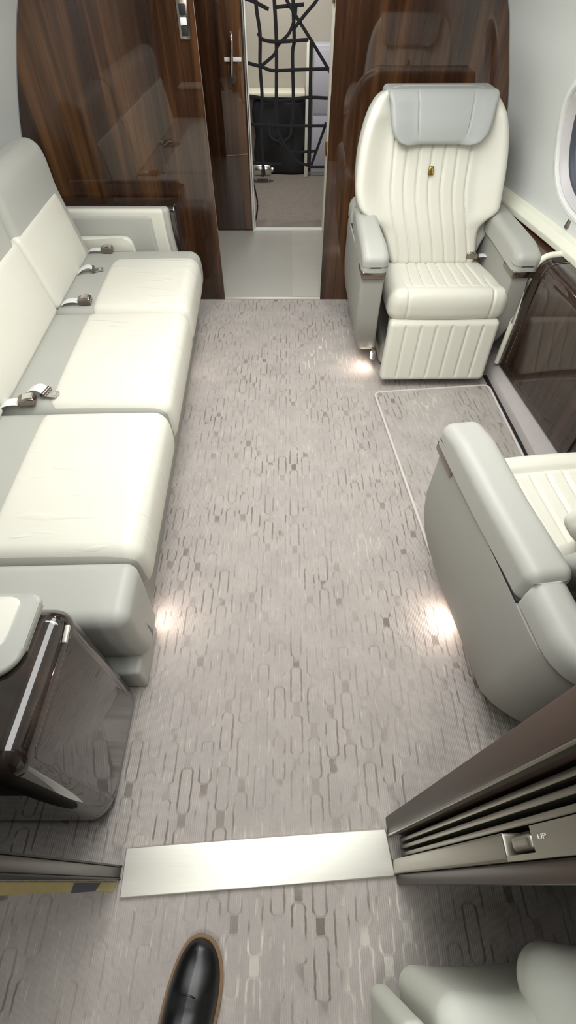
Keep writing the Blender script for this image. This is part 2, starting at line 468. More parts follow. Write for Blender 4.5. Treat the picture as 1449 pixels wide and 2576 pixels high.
# rear bulkhead with its doorway
DL, DR, DT = -.402, .204, 1.74
zs = [i * .05 for i in range(0, 36)] + [1.78]
lp = [(wallx(-1, z, YB) + .004, z) for z in zs]; rp = [(wallx(1, z, YB) - .004, z) for z in zs]
poly = [(DL, 0)] + lp[:]
poly += [(lp[-1][0] + (rp[-1][0] - lp[-1][0]) * t, 1.78 + .12 * math.sin(PI * t) ** .7) for t in (.1, .25, .4, .6, .75, .9)]
poly += list(reversed(rp)) + [(DR, 0), (DR, DT), (DL, DT)]
bm = B(); prism(bm, poly, 1, YB, YB + .014)
struct(link_mesh('wall_rear', bm, 'wood', smooth=False))
# thin ivory reveal along the wall joint
# vestibule behind it
def slab(name, lo, hi, mat):
    bm = B(); box(bm, lo, hi); return struct(link_mesh(name, bm, mat, smooth=False))
slab('floor_vestibule', (-.75, YB, -.05), (.6, 4.02, -.001), 'vinyl')
slab('wall_vestibule_left', (-.8, YB + .05, 0), (-.75, 4.02, 1.9), 'wood')
slab('wall_vestibule_right', (.55, YB + .05, 0), (.6, 4.02, 1.9), 'wood')
slab('ceiling_vestibule', (-.8, YB + .05, 1.85), (.6, 4.02, 1.9), 'ceil')
o = slab('trim_1', (DL, YB - .006, -.01), (DR, YB + .016, .006), 'steel')
bm = B(); box(bm, (.03, YB + .03, -.003), (.55, 3.98, .002)); 
struct(link_mesh('floor_vestibule_panel', bm, 'vinyl2', smooth=False))
# the partition behind the vestibule, dark wood right of the doorway
slab('wall_baggage_front', (.282, 4.0, 0), (.55, 4.05, 1.85), 'wood')
slab('trim_2', (-.27, 3.985, 0), (.285, 4.03, .014), 'white')
# right jamb of the baggage doorway, pale seal
bm = B(); bbox(bm, (.262, 3.975, .01), (.284, 4.06, 1.85), .004); t3 = struct(link_mesh('trim_3', bm, 'ivory'))
for z in (.53, 1.25):
    bm = B(); tube(bm, [(.262, 3.968, z - .04), (.262, 3.968, z + .04)], .007, 10); link_mesh('hinge', bm, 'gold', t3)
# baggage compartment shell
slab('floor_baggage', (-.8, 4.03, -.05), (.5, 5.55, 0), 'carpet_bag')
slab('wall_baggage_rear', (-.8, 5.5, 0), (.5, 5.55, 1.9), 'beige')
slab('wall_baggage_left', (-.85, 4.06, 0), (-.8, 5.5, 1.9), 'beige')
slab('wall_baggage_right', (.5, 4.05, 0), (.55, 5.5, 1.9), 'beige')
slab('ceiling_baggage', (-.85, 4.05, 1.85), (.55, 5.55, 1.9), 'beige')

# ------------------------------------------------------------------ vestibule door with lever handle
door = thing('door_1', 'glossy dark walnut sliding door with chrome lever, left of the baggage opening', 'door', (-.51, 4.015, 0))
door['kind'] = 'structure'
bm = B(); bbox(bm, (-.24, -.02, .012), (.232, .02, 1.8), .004); link_mesh('door_leaf', bm, 'wood', door)
bm = B(); bbox(bm, (.232, -.026, .015), (.252, .026, 1.8), .006, 3); link_mesh('edge_strip', bm, 'chrome', door)
bm = B(); bbox(bm, (.252, -.012, .015), (.259, .02, 1.8), .002); link_mesh('seal', bm, 'white', door)  # no real seal: white bar painting in the baggage lamp's glint on the edge
h = thing('door_handle', '', ''); 
for k in ('label', 'category'): del h[k]
bpy.data.objects.remove(h)
bm = B()
lathe(bm, [(.001, .002), (.028, .002), (.028, -.006), (.022, -.016), (.02, -.03), (.001, -.032)], Matrix.Translation((.156, -.022, .885)) @ Matrix.Rotation(-PI / 2, 4, 'X') @ Matrix.Scale(-1, 4, (0, 0, 1)), 28)
hr = link_mesh('door_knob', bm, 'bronze', door)
bm = B(); tube(bm, catmull([(.158, -.055, .9), (.162, -.06, .96), (.168, -.062, 1.02), (.17, -.058, 1.075), (.168, -.03, 1.085)], 5), .011, 10)
link_mesh('door_handle', bm, 'chrome', door)
bm = B(); bbox(bm, (.116, -.026, .962), (.222, -.021, .982), .002); link_mesh('name_plate', bm, 'white', door)

# ------------------------------------------------------------------ switch plate on the bulkhead
sw = thing('switch_plate', 'narrow chrome framed switch plate on the walnut bulkhead left of the doorway', 'switch', (-.452, YB, 1.24), (0, 0, 0))
bm = B(); poly = rpoly([(-.024, -.062, .006), (.024, -.062, .006), (.024, .062, .006), (-.024, .062, .006)])
prism(bm, poly, 1, -.006, 0, .002, 2); link_mesh('frame', bm, 'bronze', sw)
for z0, z1, mt in ((.012, .046, 'black'), (-.018, .006, 'white'), (-.052, -.022, 'black')):
    bm = B(); bbox(bm, (-.014, -.0095, z0), (.014, -.005, z1), .002); link_mesh('rocker', bm, mt, sw)

# ------------------------------------------------------------------ baggage contents
t = thing('baggage_locker', 'pale lavender locker at the right of the baggage bay behind the net', 'cabinet', (.342, 5.48, 0))
bm = B(); bbox(bm, (-.13, -.2, .0), (.155, .018, .885), .006); link_mesh('body', bm, 'lav', t)
bm = B(); bbox(bm, (-.125, -.212, .03), (.15, -.2, .44), .004); link_mesh('door', bm, 'lav', t)
bm = B(); bbox(bm, (-.125, -.212, .46), (.15, -.2, .86), .004); link_mesh('door', bm, 'lav', t)
t = tag(link_mesh('post', (lambda b: (bbox(b, (.150, 5.235, 0), (.185, 5.265, .93), .006), b)[1])(B()), 'ivory'), 'cream upright post beside the pale lavender locker', 'post')
t = thing('baggage_shelf', 'pale shelf with a lit front edge above the black bag', 'shelf', (-.1, 5.4, .545))
bm = B(); bbox(bm, (-.6, -.12, .02), (.245, .098, .05), .004); link_mesh('board', bm, 'ivory', t)
bm = B(); bbox(bm, (-.5, -.06, -.545), (-.47, .098, .02), .003); link_mesh('bracket', bm, 'beige', t)
# black soft bag
def bagfn(x, y, z):
    return (x + .012 * math.sin(z * 21 + 1), y + .012 * math.sin(x * 17) * math.cos(z * 13), z - .015 * abs(math.sin(x * 9)) * (1 if z > 0 else 0))
t = thing('travel_bag', 'large black nylon bag standing under the baggage shelf', 'bag', (-.07, 5.395, 0))
bm = B(); rbox(bm, (0, 0, .278), (.47, .18, .555), .03, (14, 6, 14), 3, bagfn); link_mesh('body', bm, 'bag', t)
bm = B(); tube(bm, catmull([(-.1, -.098, .42), (-.09, -.118, .3), (0, -.123, .26), (.09, -.118, .3), (.1, -.098, .42)], 6), .012, 6, ry=.004, up=(0, 1, 0)); link_mesh('handle', bm, 'net', t)
# oxygen like steel cylinder on its cradle
t = thing('gas_cylinder', 'small steel cylinder lying on the baggage floor behind the net', 'cylinder', (-.235, 5.12, .095), (0, 0, 0))
bm = B(); lathe(bm, [(.001, -.09), (.03, -.088), (.05, -.07), (.052, -.06), (.052, .05), (.045, .075), (.018, .085), (.018, .1), (.001, .1)], Matrix.Rotation(PI / 2, 4, 'Y'), 24); link_mesh('body', bm, 'chrome', t)
bm = B(); lathe(bm, [(.054, -.01), (.056, -.01), (.056, .015), (.054, .015)], Matrix.Rotation(PI / 2, 4, 'Y'), 24); link_mesh('band', bm, 'bronze', t)
for x in (-.06, .055):
    bm = B(); tube(bm, [(x, 0, -.045), (x, 0, -.095)], .008, 8); link_mesh('leg', bm, 'chrome', t)
t = tag(link_mesh('cable', (lambda b: (tube(b, catmull([(-.262, 4.1, .3), (-.25, 4.1, .25), (-.235, 4.1, .17), (-.24, 4.1, .1), (-.258, 4.1, .035), (-.268, 4.1, .02)], 6), .006, 8), b)[1])(B()), 'net'), 'thin black cable curving down beside the door edge', 'cable')

# cargo net of flat black straps
net = thing('cargo_net', 'black webbing cargo net strung across the baggage opening', 'net', (0, 4.3, 0))
STR = [
    [(-.34, 1.4), (-.34, .7), (-.335, 0)],
    [(-.205, 1.3), (-.198, 1.164), (-.181, 1.05), (-.188, .9), (-.181, .746), (-.195, .573), (-.189, .35), (-.185, .28)],
    [(-.09, 1.35), (-.085, 1.2), (-.076, 1.017), (-.082, .733), (-.09, .55)],
    [(.03, 1.25), (.034, 1.147), (.04, 1.017), (.03, .954), (.037, .746), (.033, .596)],
    [(.151, 1.02), (.154, .746), (.156, .35)],
    [(-.06, 1.3), (-.009, 1.2), (.143, 1.03), (.251, .908), (.29, .86)],
    [(-.29, 1.21), (-.221, 1.195), (-.121, 1.159)],
    [(-.08, 1.168), (.016, 1.175), (.1, 1.18)],
    [(-.196, 1.056), (-.161, 1.025), (-.063, 1.016), (.133, 1.025)],
    [(-.3, .92), (-.275, .914), (-.175, .894), (-.103, .876), (.055, .88), (.258, .884), (.3, .885)],
    [(.05, 1.17), (.044, 1.13), (.009, 1.056), (-.064, .999), (-.091, .954), (-.175, .9)],
    [(-.28, .742), (-.24, .74), (-.068, .721), (.135, .736), (.26, .733), (.3, .733)],
    [(-.29, .595), (-.257, .593), (-.07, .584), (.257, .584), (.3, .584)],
    [(-.099, .596), (-.04, .494), (.062, .375), (.169, .34)],
    [(-.072, .501), (.019, .427), (.204, .432)],
    [(.275, .6), (.259, .55), (.178, .34)],
    [(.2, 1.25), (.179, 1.2), (.104, 1.135), (.045, 1.081)],
    [(.169, .332), (.263, .332), (.3, .332)],
    [(-.29, .36), (-.19, .352), (-.05, .35)],
]
for i, s in enumerate(STR):
    dy = .006 * (i % 4)
    bm = B(); tube(bm, catmull([(x, dy + .004 * math.sin(9 * z), z) for x, z in s], 5), .0115 if i < 5 else .0095, 6, ry=.0022, up=(0, 1, 0))
    link_mesh('strap', bm, 'net', net)

# ------------------------------------------------------------------ window
win = thing('window_1', 'large oval cabin window with pale bezel in the right wall', 'window', (0, 0, 0)); win['kind'] = 'structure'
wx0 = wallx(1, WZ, WY)
ty = Vector((wallx(1, WZ, WY + .1) - wallx(1, WZ, WY - .1), .2, 0)).normalized()
tz = Vector((wallx(1, WZ + .1, WY) - wallx(1, WZ - .1, WY), 0, .2)).normalized()
nrm = tz.cross(ty).normalized()
if nrm.x > 0: nrm = -nrm
def wpt(a, b, e):
    """a: fraction of the pane outline, b: depth into the room, e: angle"""
    ca, sa = math.cos(e), math.sin(e)
    y = math.copysign(abs(ca) ** (2 / 2.3), ca) * WA * a; z = math.copysign(abs(sa) ** (2 / 2.3), sa) * WB * a
    p = Vector((wallx(1, WZ + z, WY + y), WY + y, WZ + z))
    return p + nrm * b
def ring(prof, mat, name):
    bm = B(); n = 72
    R = [[bm.verts.new(wpt(a, b, 2 * PI * k / n)) for a, b in prof] for k in range(n)]
    for k in range(n):
        for j in range(len(prof) - 1):
            bm.faces.new((R[k][j], R[(k + 1) % n][j], R[(k + 1) % n][j + 1], R[k][j + 1]))
    return link_mesh(name, bm, mat, win, ang=50)
ring([(1.055, -.001), (1.045, .004), (1.02, .006), (.985, .006), (.975, .001), (.972, -.012)], 'white', 'flange')
ring([(.972, -.012), (.96, -.006), (.945, -.004), (.92, -.010), (.89, -.024), (.87, -.030)], 'bezel', 'bezel')
ring([(.87, -.030), (.86, -.026), (.845, -.026), (.83, -.032), (.80, -.04)], 'seal', 'seal')
bm = B(); n = 40; vs = []
for i in range(n + 1):
    y = -1 + 2 * i / n
    hz = (max(0, 1 - abs(y) ** 2.3)) ** (1 / 2.3)
    off = -.042 - (.004 if i % 2 else 0)
    vs.append([bm.verts.new(Vector((wallx(1, WZ, WY), WY, WZ)) + ty * (y * WA * .83) + tz * (s * hz * WB * .83) + nrm * off) for s in (-1, 1)])
for a, b in zip(vs, vs[1:]):
    bm.faces.new((a[0], b[0], b[1], a[1]))
link_mesh('shade', bm, 'shade', win, smooth=False)

# small grey call fitting on the wall under the window
p = Vector((wallx(1, .695, 2.235), 2.235, .695))
fit = thing('wall_fitting', 'tiny grey two-hole fitting on the white wall below the window', 'socket', p)
qm = Matrix((tuple(ty), tuple(-nrm), tuple(tz))).transposed().to_4x4()
fit.rotation_euler = qm.to_euler()
bm = B(); prism(bm, rpoly([(-.012, -.024, .005), (.012, -.024, .005), (.012, .024, .005), (-.012, .024, .005)]), 1, -.007, .002, .002, 2); link_mesh('plate', bm, 'bronze', fit)
for z in (-.01, .01):
    bm = B(); lathe(bm, [(.0005, .001), (.0045, .001), (.0045, -.003), (.0005, -.003)], Matrix.Translation((0, -.007, z)) @ Matrix.Rotation(PI / 2, 4, 'X'), 12); link_mesh('pin', bm, 'white', fit)

# ------------------------------------------------------------------ right side ledge, rail and table cabinet
def along(f, y0, y1, n=24): return [f(y0 + (y1 - y0) * i / n) for i in range(n + 1)]
def strip_sweep(bm, prof, y0, y1, xf, n=24):
    """prof (dx, z) swept along the cabin, dx from xf(y)"""
    R = []
    for i in range(n + 1):
        y = y0 + (y1 - y0) * i / n
        R.append([bm.verts.new((xf(y) + dx, y, z)) for dx, z in prof])
    m = len(prof)
    for a, b in zip(R, R[1:]):
        for k in range(m): bm.faces.new((a[k], b[k], b[(k + 1) % m], a[(k + 1) % m]))
    bm.faces.new(R[0]); bm.faces.new(list(reversed(R[-1])))
rail = lambda y: wallx(1, .62, y)
bm = B(); strip_sweep(bm, rpoly([(-.05, .605, .004), (.02, .605, 0), (.02, .665, 0), (-.03, .655, .006), (-.052, .63, .01)]), .3, YB - .004, rail)
struct(link_mesh('trim_4', bm, 'ivory'))
led = thing('side_ledge', 'glossy brown walnut side ledge between the far chair and the right wall', 'ledge', (0, 0, 0))
bm = B(); strip_sweep(bm, rpoly([(-.105, .55, .01), (-.105, .586, .012), (-.003, .594, 0), (-.003, .55, 0)]), 2.14, 2.62, rail); link_mesh('ledge_top', bm, 'wood_y', led)
bm = B(); strip_sweep(bm, [(-.08, .0), (-.09, .55), (-.01, .55), (-.055, .0)], 2.14, 2.62, rail); link_mesh('front_panel', bm, 'grey_dark', led)
bm = B(); strip_sweep(bm, rpoly([(-.09, .0, 0), (-.11, .585, .02), (-.01, .595, 0), (-.055, .0, 0)]), 2.62, YB - .004, rail); link_mesh('padded_corner', bm, 'grey', led)

# carpeted step at the foot of the right wall
bm = B(); R = []
for y, x0, x1, z1 in ((2.9, 1.02, 1.06, .07), (2.15, 1.052, 1.105, .075), (1.6, 1.08, 1.17, .075), (.3, 1.12, 1.3, .075)):
    R.append([bm.verts.new(q) for q in ((x0, y, 0), (x0 + .006, y, z1 * .55), (x1, y, z1), (x1 + .2, y, z1), (x1 + .2, y, 0))])
for a, b in zip(R, R[1:]):
    for k in range(5): bm.faces.new((a[k], b[k], b[(k + 1) % 5], a[(k + 1) % 5]))
bm.faces.new(R[0]); bm.faces.new(R[-1]); struct(link_mesh('baseboard_right', bm, 'carpet_plain', ang=50))
bm = B(); R = []
for y, x0 in ((2.12, 1.045), (1.6, 1.072), (.3, 1.11)):
    R.append([bm.verts.new(q) for q in ((x0 - .012, y, .001), (x0 - .012, y, .004), (x0 + .012, y, .004), (x0 + .012, y, .001))])
for a, b in zip(R, R[1:]):
    for k in range(4): bm.faces.new((a[k], b[k], b[(k + 1) % 4], a[(k + 1) % 4]))
struct(link_mesh('trim_5', bm, 'black', smooth=False))

CABROT = math.radians(6.5)
cab = thing('table_cabinet', 'glossy dark walnut fold-out table cabinet along the right wall', 'cabinet', (1.085, 2.125, 0), (0, 0, CABROT))
prof = rpoly([(0, .078, .004), (0, .598, .055), (.14, .605, 0), (.075, .078, 0)], 10)
bm = B(); prism(bm, prof, 1, -.74, -.008, 0); link_mesh('body', bm, 'wood_dark', cab)
# ivory edge band at the far end
outer = rpoly([(-.006, .076, .004), (-.006, .604, .06), (.3, .618, 0)], 10)
pathpts = [(-.004, .08), (-.004, .3)] + [tuple(q) for q in rpoly([(-.004, .078), (-.004, .602, .058), (.14, .609)], 10)[1:-1]] + [(.14, .609)]
bm = B(); tube(bm, [(x, -.004, z) for x, z in pathpts], .014, 10); link_mesh('edge_band', bm, 'ivory', cab)
# raised inner lid with rounded nose, set in from the far end
lid = rpoly([(-.009, .12, .004), (-.009, .604, .055), (.135, .611, 0), (.135, .595, 0), (.02, .12, 0)], 10)
bm = B(); prism(bm, lid, 1, -.72, -.085, .004, 2); lo_ = link_mesh('lid', bm, 'wood_dark', cab)
pth = [(-.0105, .13), (-.0105, .3)] + [tuple(q) for q in rpoly([(-.0105, .12), (-.0105, .6055, .055), (.135, .6125)], 10)[1:-1]] + [(.132, .6123)]
bm = B(); tube(bm, [(x, -.086, z) for x, z in pth], .002, 6); link_mesh('seam_strip', bm, 'bronze', cab)
bm = B(); prism(bm, rpoly([(.04, -.066, .014), (.138, -.066, .0), (.138, -.028, .0), (.04, -.028, .014)]), 2, .5985, .6005)
for v in bm.verts: v.co.z += .0467 * v.co.x
link_mesh('finger_slot', bm, 'black', cab)

# ------------------------------------------------------------------ floor mat
mt = thing('floor_mat', 'bound taupe carpet mat lying between the two right armchairs', 'mat', (.44, 1.965, 0), (0, 0, math.radians(6.0)))
mp = rpoly([(0, 0, .03), (.60, .0, .03), (.53, -1.05, .03), (.0, -1.05, .03)])
mp = [Vector((p.x + .0 * p.y, p.y)) for p in mp]
bm = B(); prism(bm, mp, 2, .001, .009); link_mesh('carpet', bm, 'mat', mt)
bm = B(); tube(bm, [(p.x, p.y, .007) for p in mp], .0062, 8, closed=True); link_mesh('binding', bm, 'binding', mt)

# ------------------------------------------------------------------ armchairs (local front = -y, origin on the floor)
HW = [(.40, .21), (.46, .222), (.55, .238), (.60, .275), (.645, .326), (.70, .342), (.80, .342), (.90, .328), (.98, .30), (1.03, .262), (1.06, .22)]
GRV = [-.174, -.116, -.058, 0, .058, .116, .174]
BX, HX, AX = -.073, -.060, -.008
def backy(z): return .125 + (z - .45) * .36
def make_chair(label, loc, rot, group):
    t = thing('armchair', label, 'armchair', loc, (0, 0, rot), group)
    # pedestal
    bm = B(); rbox(bm, (0, .05, .075), (.50, .46, .13), .03, (6, 6, 3), 3); link_mesh('pedestal', bm, 'grey_dark', t)
    # seat cushion: fluted with plain wings and a rolled nose
    def seatfn(x, y, z):
        top = sstep(0, .05, z)
        yy = y - .012 * (1 - (x / .275) ** 2) * sstep(.1, -.2, y)
        w = 1 - .13 * sstep(-.1, .25, y)
        f = 0
        if y > -.145 and abs(x) < .2:
            f = .007 * sum(gauss(x - g * .92, .0055) for g in GRV) * sstep(-.145, -.12, y)
        cross = .008 * gauss(y + .142, .009) * sstep(.2, .17, abs(x))
        lon = .006 * gauss(abs(x) - .195, .006) * sstep(.0, -.1, y)
        crown = .018 * (1 - (x / .28) ** 2) * .4 + .016 * gauss(y + .19, .06) - .012 * sstep(-.1, .2, y)
        zz = z + top * (crown - f - cross - lon)
        if y < -.2: yy -= (-1) * lon * .8
        return (x * w, yy, zz)
    bm = B(); rbox(bm, (.012, -.05, .375), (.565, .46, .125), .052, (150, 70, 6), 6, seatfn); link_mesh('seat_cushion', bm, 'cream', t)
    # leg rest
    def legfn(x, y, z):
        f = .006 * sum(gauss(x - g * 1.25, .006) for g in (-.145, -.087, -.029, .029, .087, .145)) * sstep(.13, .115, abs(z))
        fy = y + (f if y < 0 else 0) - .0 
        return (x * 1.02 + .06 * z, fy + (z) * .22, z)
    bm = B(); rbox(bm, (0, -.30, .185), (.515, .06, .285), .022, (150, 3, 30), 4, legfn); link_mesh('leg_rest', bm, 'cream', t)
    bm = B(); rbox(bm, (0, -.262, .185), (.50, .05, .27), .015, (6, 3, 6), 3, lambda x, y, z: (x, y + z * .22, z)); link_mesh('leg_rest_backing', bm, 'grey', t)
    # backrest
    def backfn(x, y, z):
        zz = .735 + z; hw = cat1(HW, max(.41, min(1.055, zz))); u = x / .3
        xx = u * hw; bx = BX * sstep(.38, .75, zz)
        top = sstep(.97, 1.06, zz)
        front = 1 if y < 0 else 0
        wing = .055 * sstep(.6, 1.0, abs(u)) * sstep(.56, .66, zz)
        f = 0
        if front and zz < .9:
            f = .008 * sum(gauss(xx - g, .0055) for g in GRV)
        lumbar = .02 * gauss(zz - .55, .12) * (1 - u * u)
        return (xx + bx, backy(zz) + y * (1 - .3 * top) - wing - (lumbar if front else 0) + f * front + .03 * top, z)
    bm = B(); rbox(bm, (0, 0, .735), (.6, .085, .64), .036, (150, 4, 60), 6, backfn); link_mesh('backrest', bm, 'cream', t)
    # rear shell
    def shellfn(x, y, z):
        zz = .72 + z; hw = cat1([(.40, .22), (.48, .25), (.54, .30), (.60, .335), (.72, .338), (.82, .337), (.90, .324), (.98, .296), (1.03, .258), (1.06, .216)], max(.41, min(1.055, zz))); u = x / .3
        return (u * hw + BX * sstep(.38, .75, zz), backy(zz) + .06 + y - .03 * abs(u) ** 3, z)
    bm = B(); rbox(bm, (0, 0, .72), (.6, .06, .64), .028, (16, 3, 24), 4, shellfn); link_mesh('back_shell', bm, 'grey', t)
    # headrest draped over the top
    HH = [(.885, .150), (.893, .176), (.907, .196), (.93, .212), (.97, .222), (1.02, .23), (1.06, .242)]
    def headfn(x, y, z):
        zz = .970 + z; hw = cat1(HH, max(.885, min(1.06, zz))); u = x / .25
        f = .005 * sum(gauss(u * .25 - g, .003) for g in (-.115, .14)) * sstep(.9, .95, zz)
        top = sstep(1.02, 1.06, zz)
        return (HX + u * hw, backy(zz) - .058 + y - .018 * sstep(.5, 1, abs(u)) + (f if y < 0 else 0) - .010 * gauss(zz - .95, .06) + .016 * top, z)
    bm = B(); rbox(bm, (0, 0, .970), (.5, .05, .175), .02, (120, 4, 26), 5, headfn); hd = link_mesh('headrest', bm, 'grey_head', t)
    bm = B(); rbox(bm, (HX, backy(1.04) + .022, 1.032), (.486, .15, .046), .021, (30, 10, 3), 5, lambda x, y, z: (x, y, z)); link_mesh('headrest_cap', bm, 'grey_head', hd)
    # badge
    bm = B(); zc = .79; yc = backy(zc) - .05
    bbox(bm, (-.012, -.003, -.017), (.012, .001, .017), .001); bd = link_mesh('badge', bm, 'gold_dark', t)
    bd.location = (BX, yc - .003, zc); bd.rotation_euler = (-.34, 0, 0)
    bm = B(); tube(bm, [(-.0062, -.0035, -.012), (-.0062, -.0035, .004)] + [(-.0062 * math.cos(a), -.0035, .004 + .008 * math.sin(a)) for a in (.5, 1.0, 1.57, 2.1, 2.6)] + [(.0062, -.0035, .004), (.0062, -.0035, -.012)], .0034, 6)
    link_mesh('arch', bm, 'gold', bd)
    # shell: one U shaped skirt round both sides and the rear
    U = rpoly([(-.405, -.262, .022), (-.405, .475, .13), (.405, .475, .13), (.405, -.262, .022), (.30, -.262, .012), (.30, .36, .06), (-.30, .36, .06), (-.30, -.262, .012)], 8)
    U = [Vector((p.x * (.885 if p.x > 0 else 1), p.y)) for p in U]
    bm = B(); rings = []
    for z, ins, ret in ((.07, .062, .155), (.085, .054, .125), (.13, .036, .08), (.19, .018, .04), (.26, .006, .012), (.33, 0, 0), (.525, 0, 0), (.538, .002, .002), (.543, .008, .006)):
        rings.append([bm.verts.new((p.x * (1 - ins / .405) + AX, p.y + ret * sstep(.1, -.22, p.y) - (ins * 1.6) * sstep(.25, .46, p.y), z)) for p in U])
    for r0, r1 in zip(rings, rings[1:]):
        for k in range(len(U)): bm.faces.new((r0[k], r0[(k + 1) % len(U)], r1[(k + 1) % len(U)], r1[k]))
    bm.faces.new(rings[0]); bm.faces.new(list(reversed(rings[-1]))); link_mesh('shell', bm, 'grey_dark', t)
    U2 = rpoly([(-.404, .26, .01), (-.404, .474, .13), (.404, .474, .13), (.404, .26, .01), (.298, .26, .01), (.298, .36, .06), (-.298, .36, .06), (-.298, .26, .01)], 8)
    U2 = [Vector((p.x * (.885 if p.x > 0 else 1), p.y)) for p in U2]
    bm = B(); rings = []
    n2 = len(U2)
    for z, off in ((.548, .004), (.551, 0), (.585, 0), (.602, .004), (.615, .012), (.623, .024), (.626, .036)):
        R_ = []
        for k in range(n2):
            tn = (U2[(k + 1) % n2] - U2[k - 1]).normalized(); nr = Vector((tn.y, -tn.x)); nr.y *= sstep(.26, .32, U2[k].y)
            R_.append(bm.verts.new((U2[k].x + nr.x * off + AX, U2[k].y + nr.y * off, z)))
        rings.append(R_)
    for r0, r1 in zip(rings, rings[1:]):
        for k in range(n2): bm.faces.new((r0[k], r0[(k + 1) % n2], r1[(k + 1) % n2], r1[k]))
    bm.faces.new(rings[0]); bm.faces.new(list(reversed(rings[-1]))); link_mesh('rear_rail', bm, 'grey', t)
    for s in (-1, .885):
        def padfn(x, y, z, s=s):
            w = 1 + .08 * sstep(.1, -.2, y)
            zz = max(z, -.025)
            return (x * w - (1 if s > 0 else -1) * .008 * sstep(0, .25, y), y, zz - .018 * sstep(-.15, -.27, y) * (1 if z > 0 else 0))
        bm = B(); rbox(bm, (s * .350 + AX, -.010, .573), (.108, .545, .13), .032, (8, 24, 6), 5, padfn); link_mesh('armrest', bm, 'grey', t)
        bm = B(); bbox(bm, (s * .352 - .054 + AX, -.275, .515), (s * .352 + .054 + AX, -.15, .5495), .008, 3); link_mesh('trim_plate', bm, 'bronze', t)
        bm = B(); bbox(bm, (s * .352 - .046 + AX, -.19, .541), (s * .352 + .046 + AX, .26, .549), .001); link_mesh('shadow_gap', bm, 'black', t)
    return t
chair = make_chair('cream fluted armchair with grey headrest facing us in front of the walnut bulkhead', (.733, 2.375, 0), math.radians(1.0), 'cabin armchairs')
def dup(root, loc, rot, label):
    r = root.copy(); COL.objects.link(r); r.location = loc; r.rotation_euler = (0, 0, rot); r['label'] = label
    for ch in list(root.children):
        c = ch.copy(); COL.objects.link(c); c.parent = r
        for g in ch.children:
            d = g.copy(); COL.objects.link(d); d.parent = c
    return r
chair_b = dup(chair, (.830, .80, 0), math.radians(187), 'armchair at the right edge seen from behind, its grey armrest beside the floor mat')

for ch in chair_b.children:
    if ch.name.split('.')[0] in ('backrest', 'back_shell', 'headrest', 'badge'): ch.location.x -= .05
# ------------------------------------------------------------------ divan
SR = math.radians(1.63)
div = thing('divan', 'long three-seat cream and grey leather divan along the left wall', 'sofa', (-.425, .70, 0), (0, 0, SR))
SEG = [(0.0, .635), (.638, 1.318), (1.321, 1.95)]
def seat_side(x, y, z, L):
    return x, y, z
for i, (y0, y1) in enumerate(SEG):
    L = y1 - y0; cy = (y0 + y1) / 2
    def body(x, y, z, L=L):
        e = (1 - (2 * y / L) ** 4)
        xx = x + (.012 * math.sin(max(0, min(1, (z + .1) / .2)) * PI) if x > .2 else 0)
        return (xx, y, z + (.010 * e * (1 - (x / .36) ** 2) if z > 0 else 0))
    bm = B(); rbox(bm, (-.335, cy, .325), (.68, L, .19), .045, (20, 16, 6), 5, body); sc = link_mesh('seat_cushion', bm, 'grey', div)
    far = i == 2
    pw = L - .005 if not far else L - .093
    pc = cy if not far else cy - .048
    def panel(x, y, z, pw=pw, far=far):
        if far and y > pw / 2 - .09:
            t = min(1, (y - (pw / 2 - .09)) / .09); k = .09 * (1 - math.sqrt(max(0, 1 - t * t)))
            if x < .1: x = .1 - (.1 - x) * (1 - k / .323)
        e = (1 - (2 * y / pw) ** 4)
        xx = x + (.013 * math.sin(max(0, min(1, (z + .1) / .2)) * PI) if x > .1 else 0)
        return (xx, y, z + (.012 * e * (1 - (x / .3) ** 4) if z > 0 else 0))
    bm = B(); rbox(bm, (-.2155, pc, .3265), (.446, pw, .194), .047, (20, 18, 6), 5, panel); link_mesh('cream_panel', bm, 'cream_soft', sc)
    # back cushion, leaning
    b1 = y1 if not far else y1 - .005
    LB = b1 - y0
    def backc(x, y, z, LB=LB):
        zz = .645 + z
        return (x - .20 * (min(zz, .72) - .43) - .04 * max(0, zz - .72) - .012 * sstep(.82, .91, zz), y, z)
    bm = B(); rbox(bm, (-.625, (y0 + b1) / 2, .645), (.13, LB - .003, .53), .05, (4, 14, 14), 6, backc); bc = link_mesh('back_cushion', bm, 'grey', div)
    q1 = b1 - (.075 if far else .002); q0 = y0 + .002
    def backp(x, y, z, q=(q1 - q0)):
        zz = .57 + z
        return (x - .20 * (zz - .43) + .012 * (1 - (2 * y / q) ** 4) * (1 - (z / .15) ** 2), y, z)
    bm = B(); rbox(bm, (-.582, (q0 + q1) / 2, .57), (.055, q1 - q0, .30), .024, (4, 18, 12), 5, backp); link_mesh('cream_panel', bm, 'cream', bc)
# near grey end piece
def endfn_(x, y, z): return (x + (.01 * sstep(-.1, .1, z) if x > .2 else 0), y + .035 * sstep(.05, -.17, z) * (1 if y < 0 else 0), z)
def endfn(x, y, z): return endfn_(x, y, z)
bm = B(); rbox(bm, (-.305, -.098, .26), (.62, .19, .325), .038, (16, 8, 12), 5, endfn); ep = link_mesh('end_cushion', bm, 'grey', div)
bm = B(); tube(bm, [(-.6, -.19, .372)] + [(-.05, -.19, .372), (-.018, -.183, .377), (-.004, -.165, .388), (-.003, -.1, .4), (-.003, -.04, .402)], .0022, 6); link_mesh('piping', bm, 'grey', ep)
# base
bm = B(); rbox(bm, (-.37, .97, .115), (.64, 1.95, .23), .02, (6, 10, 4), 3); link_mesh('base', bm, 'grey_dark', div)
bm = B(); rbox(bm, (-.30, -.112, .062), (.56, .20, .12), .012, (6, 4, 3), 3); link_mesh('end_base', bm, 'grey', div)
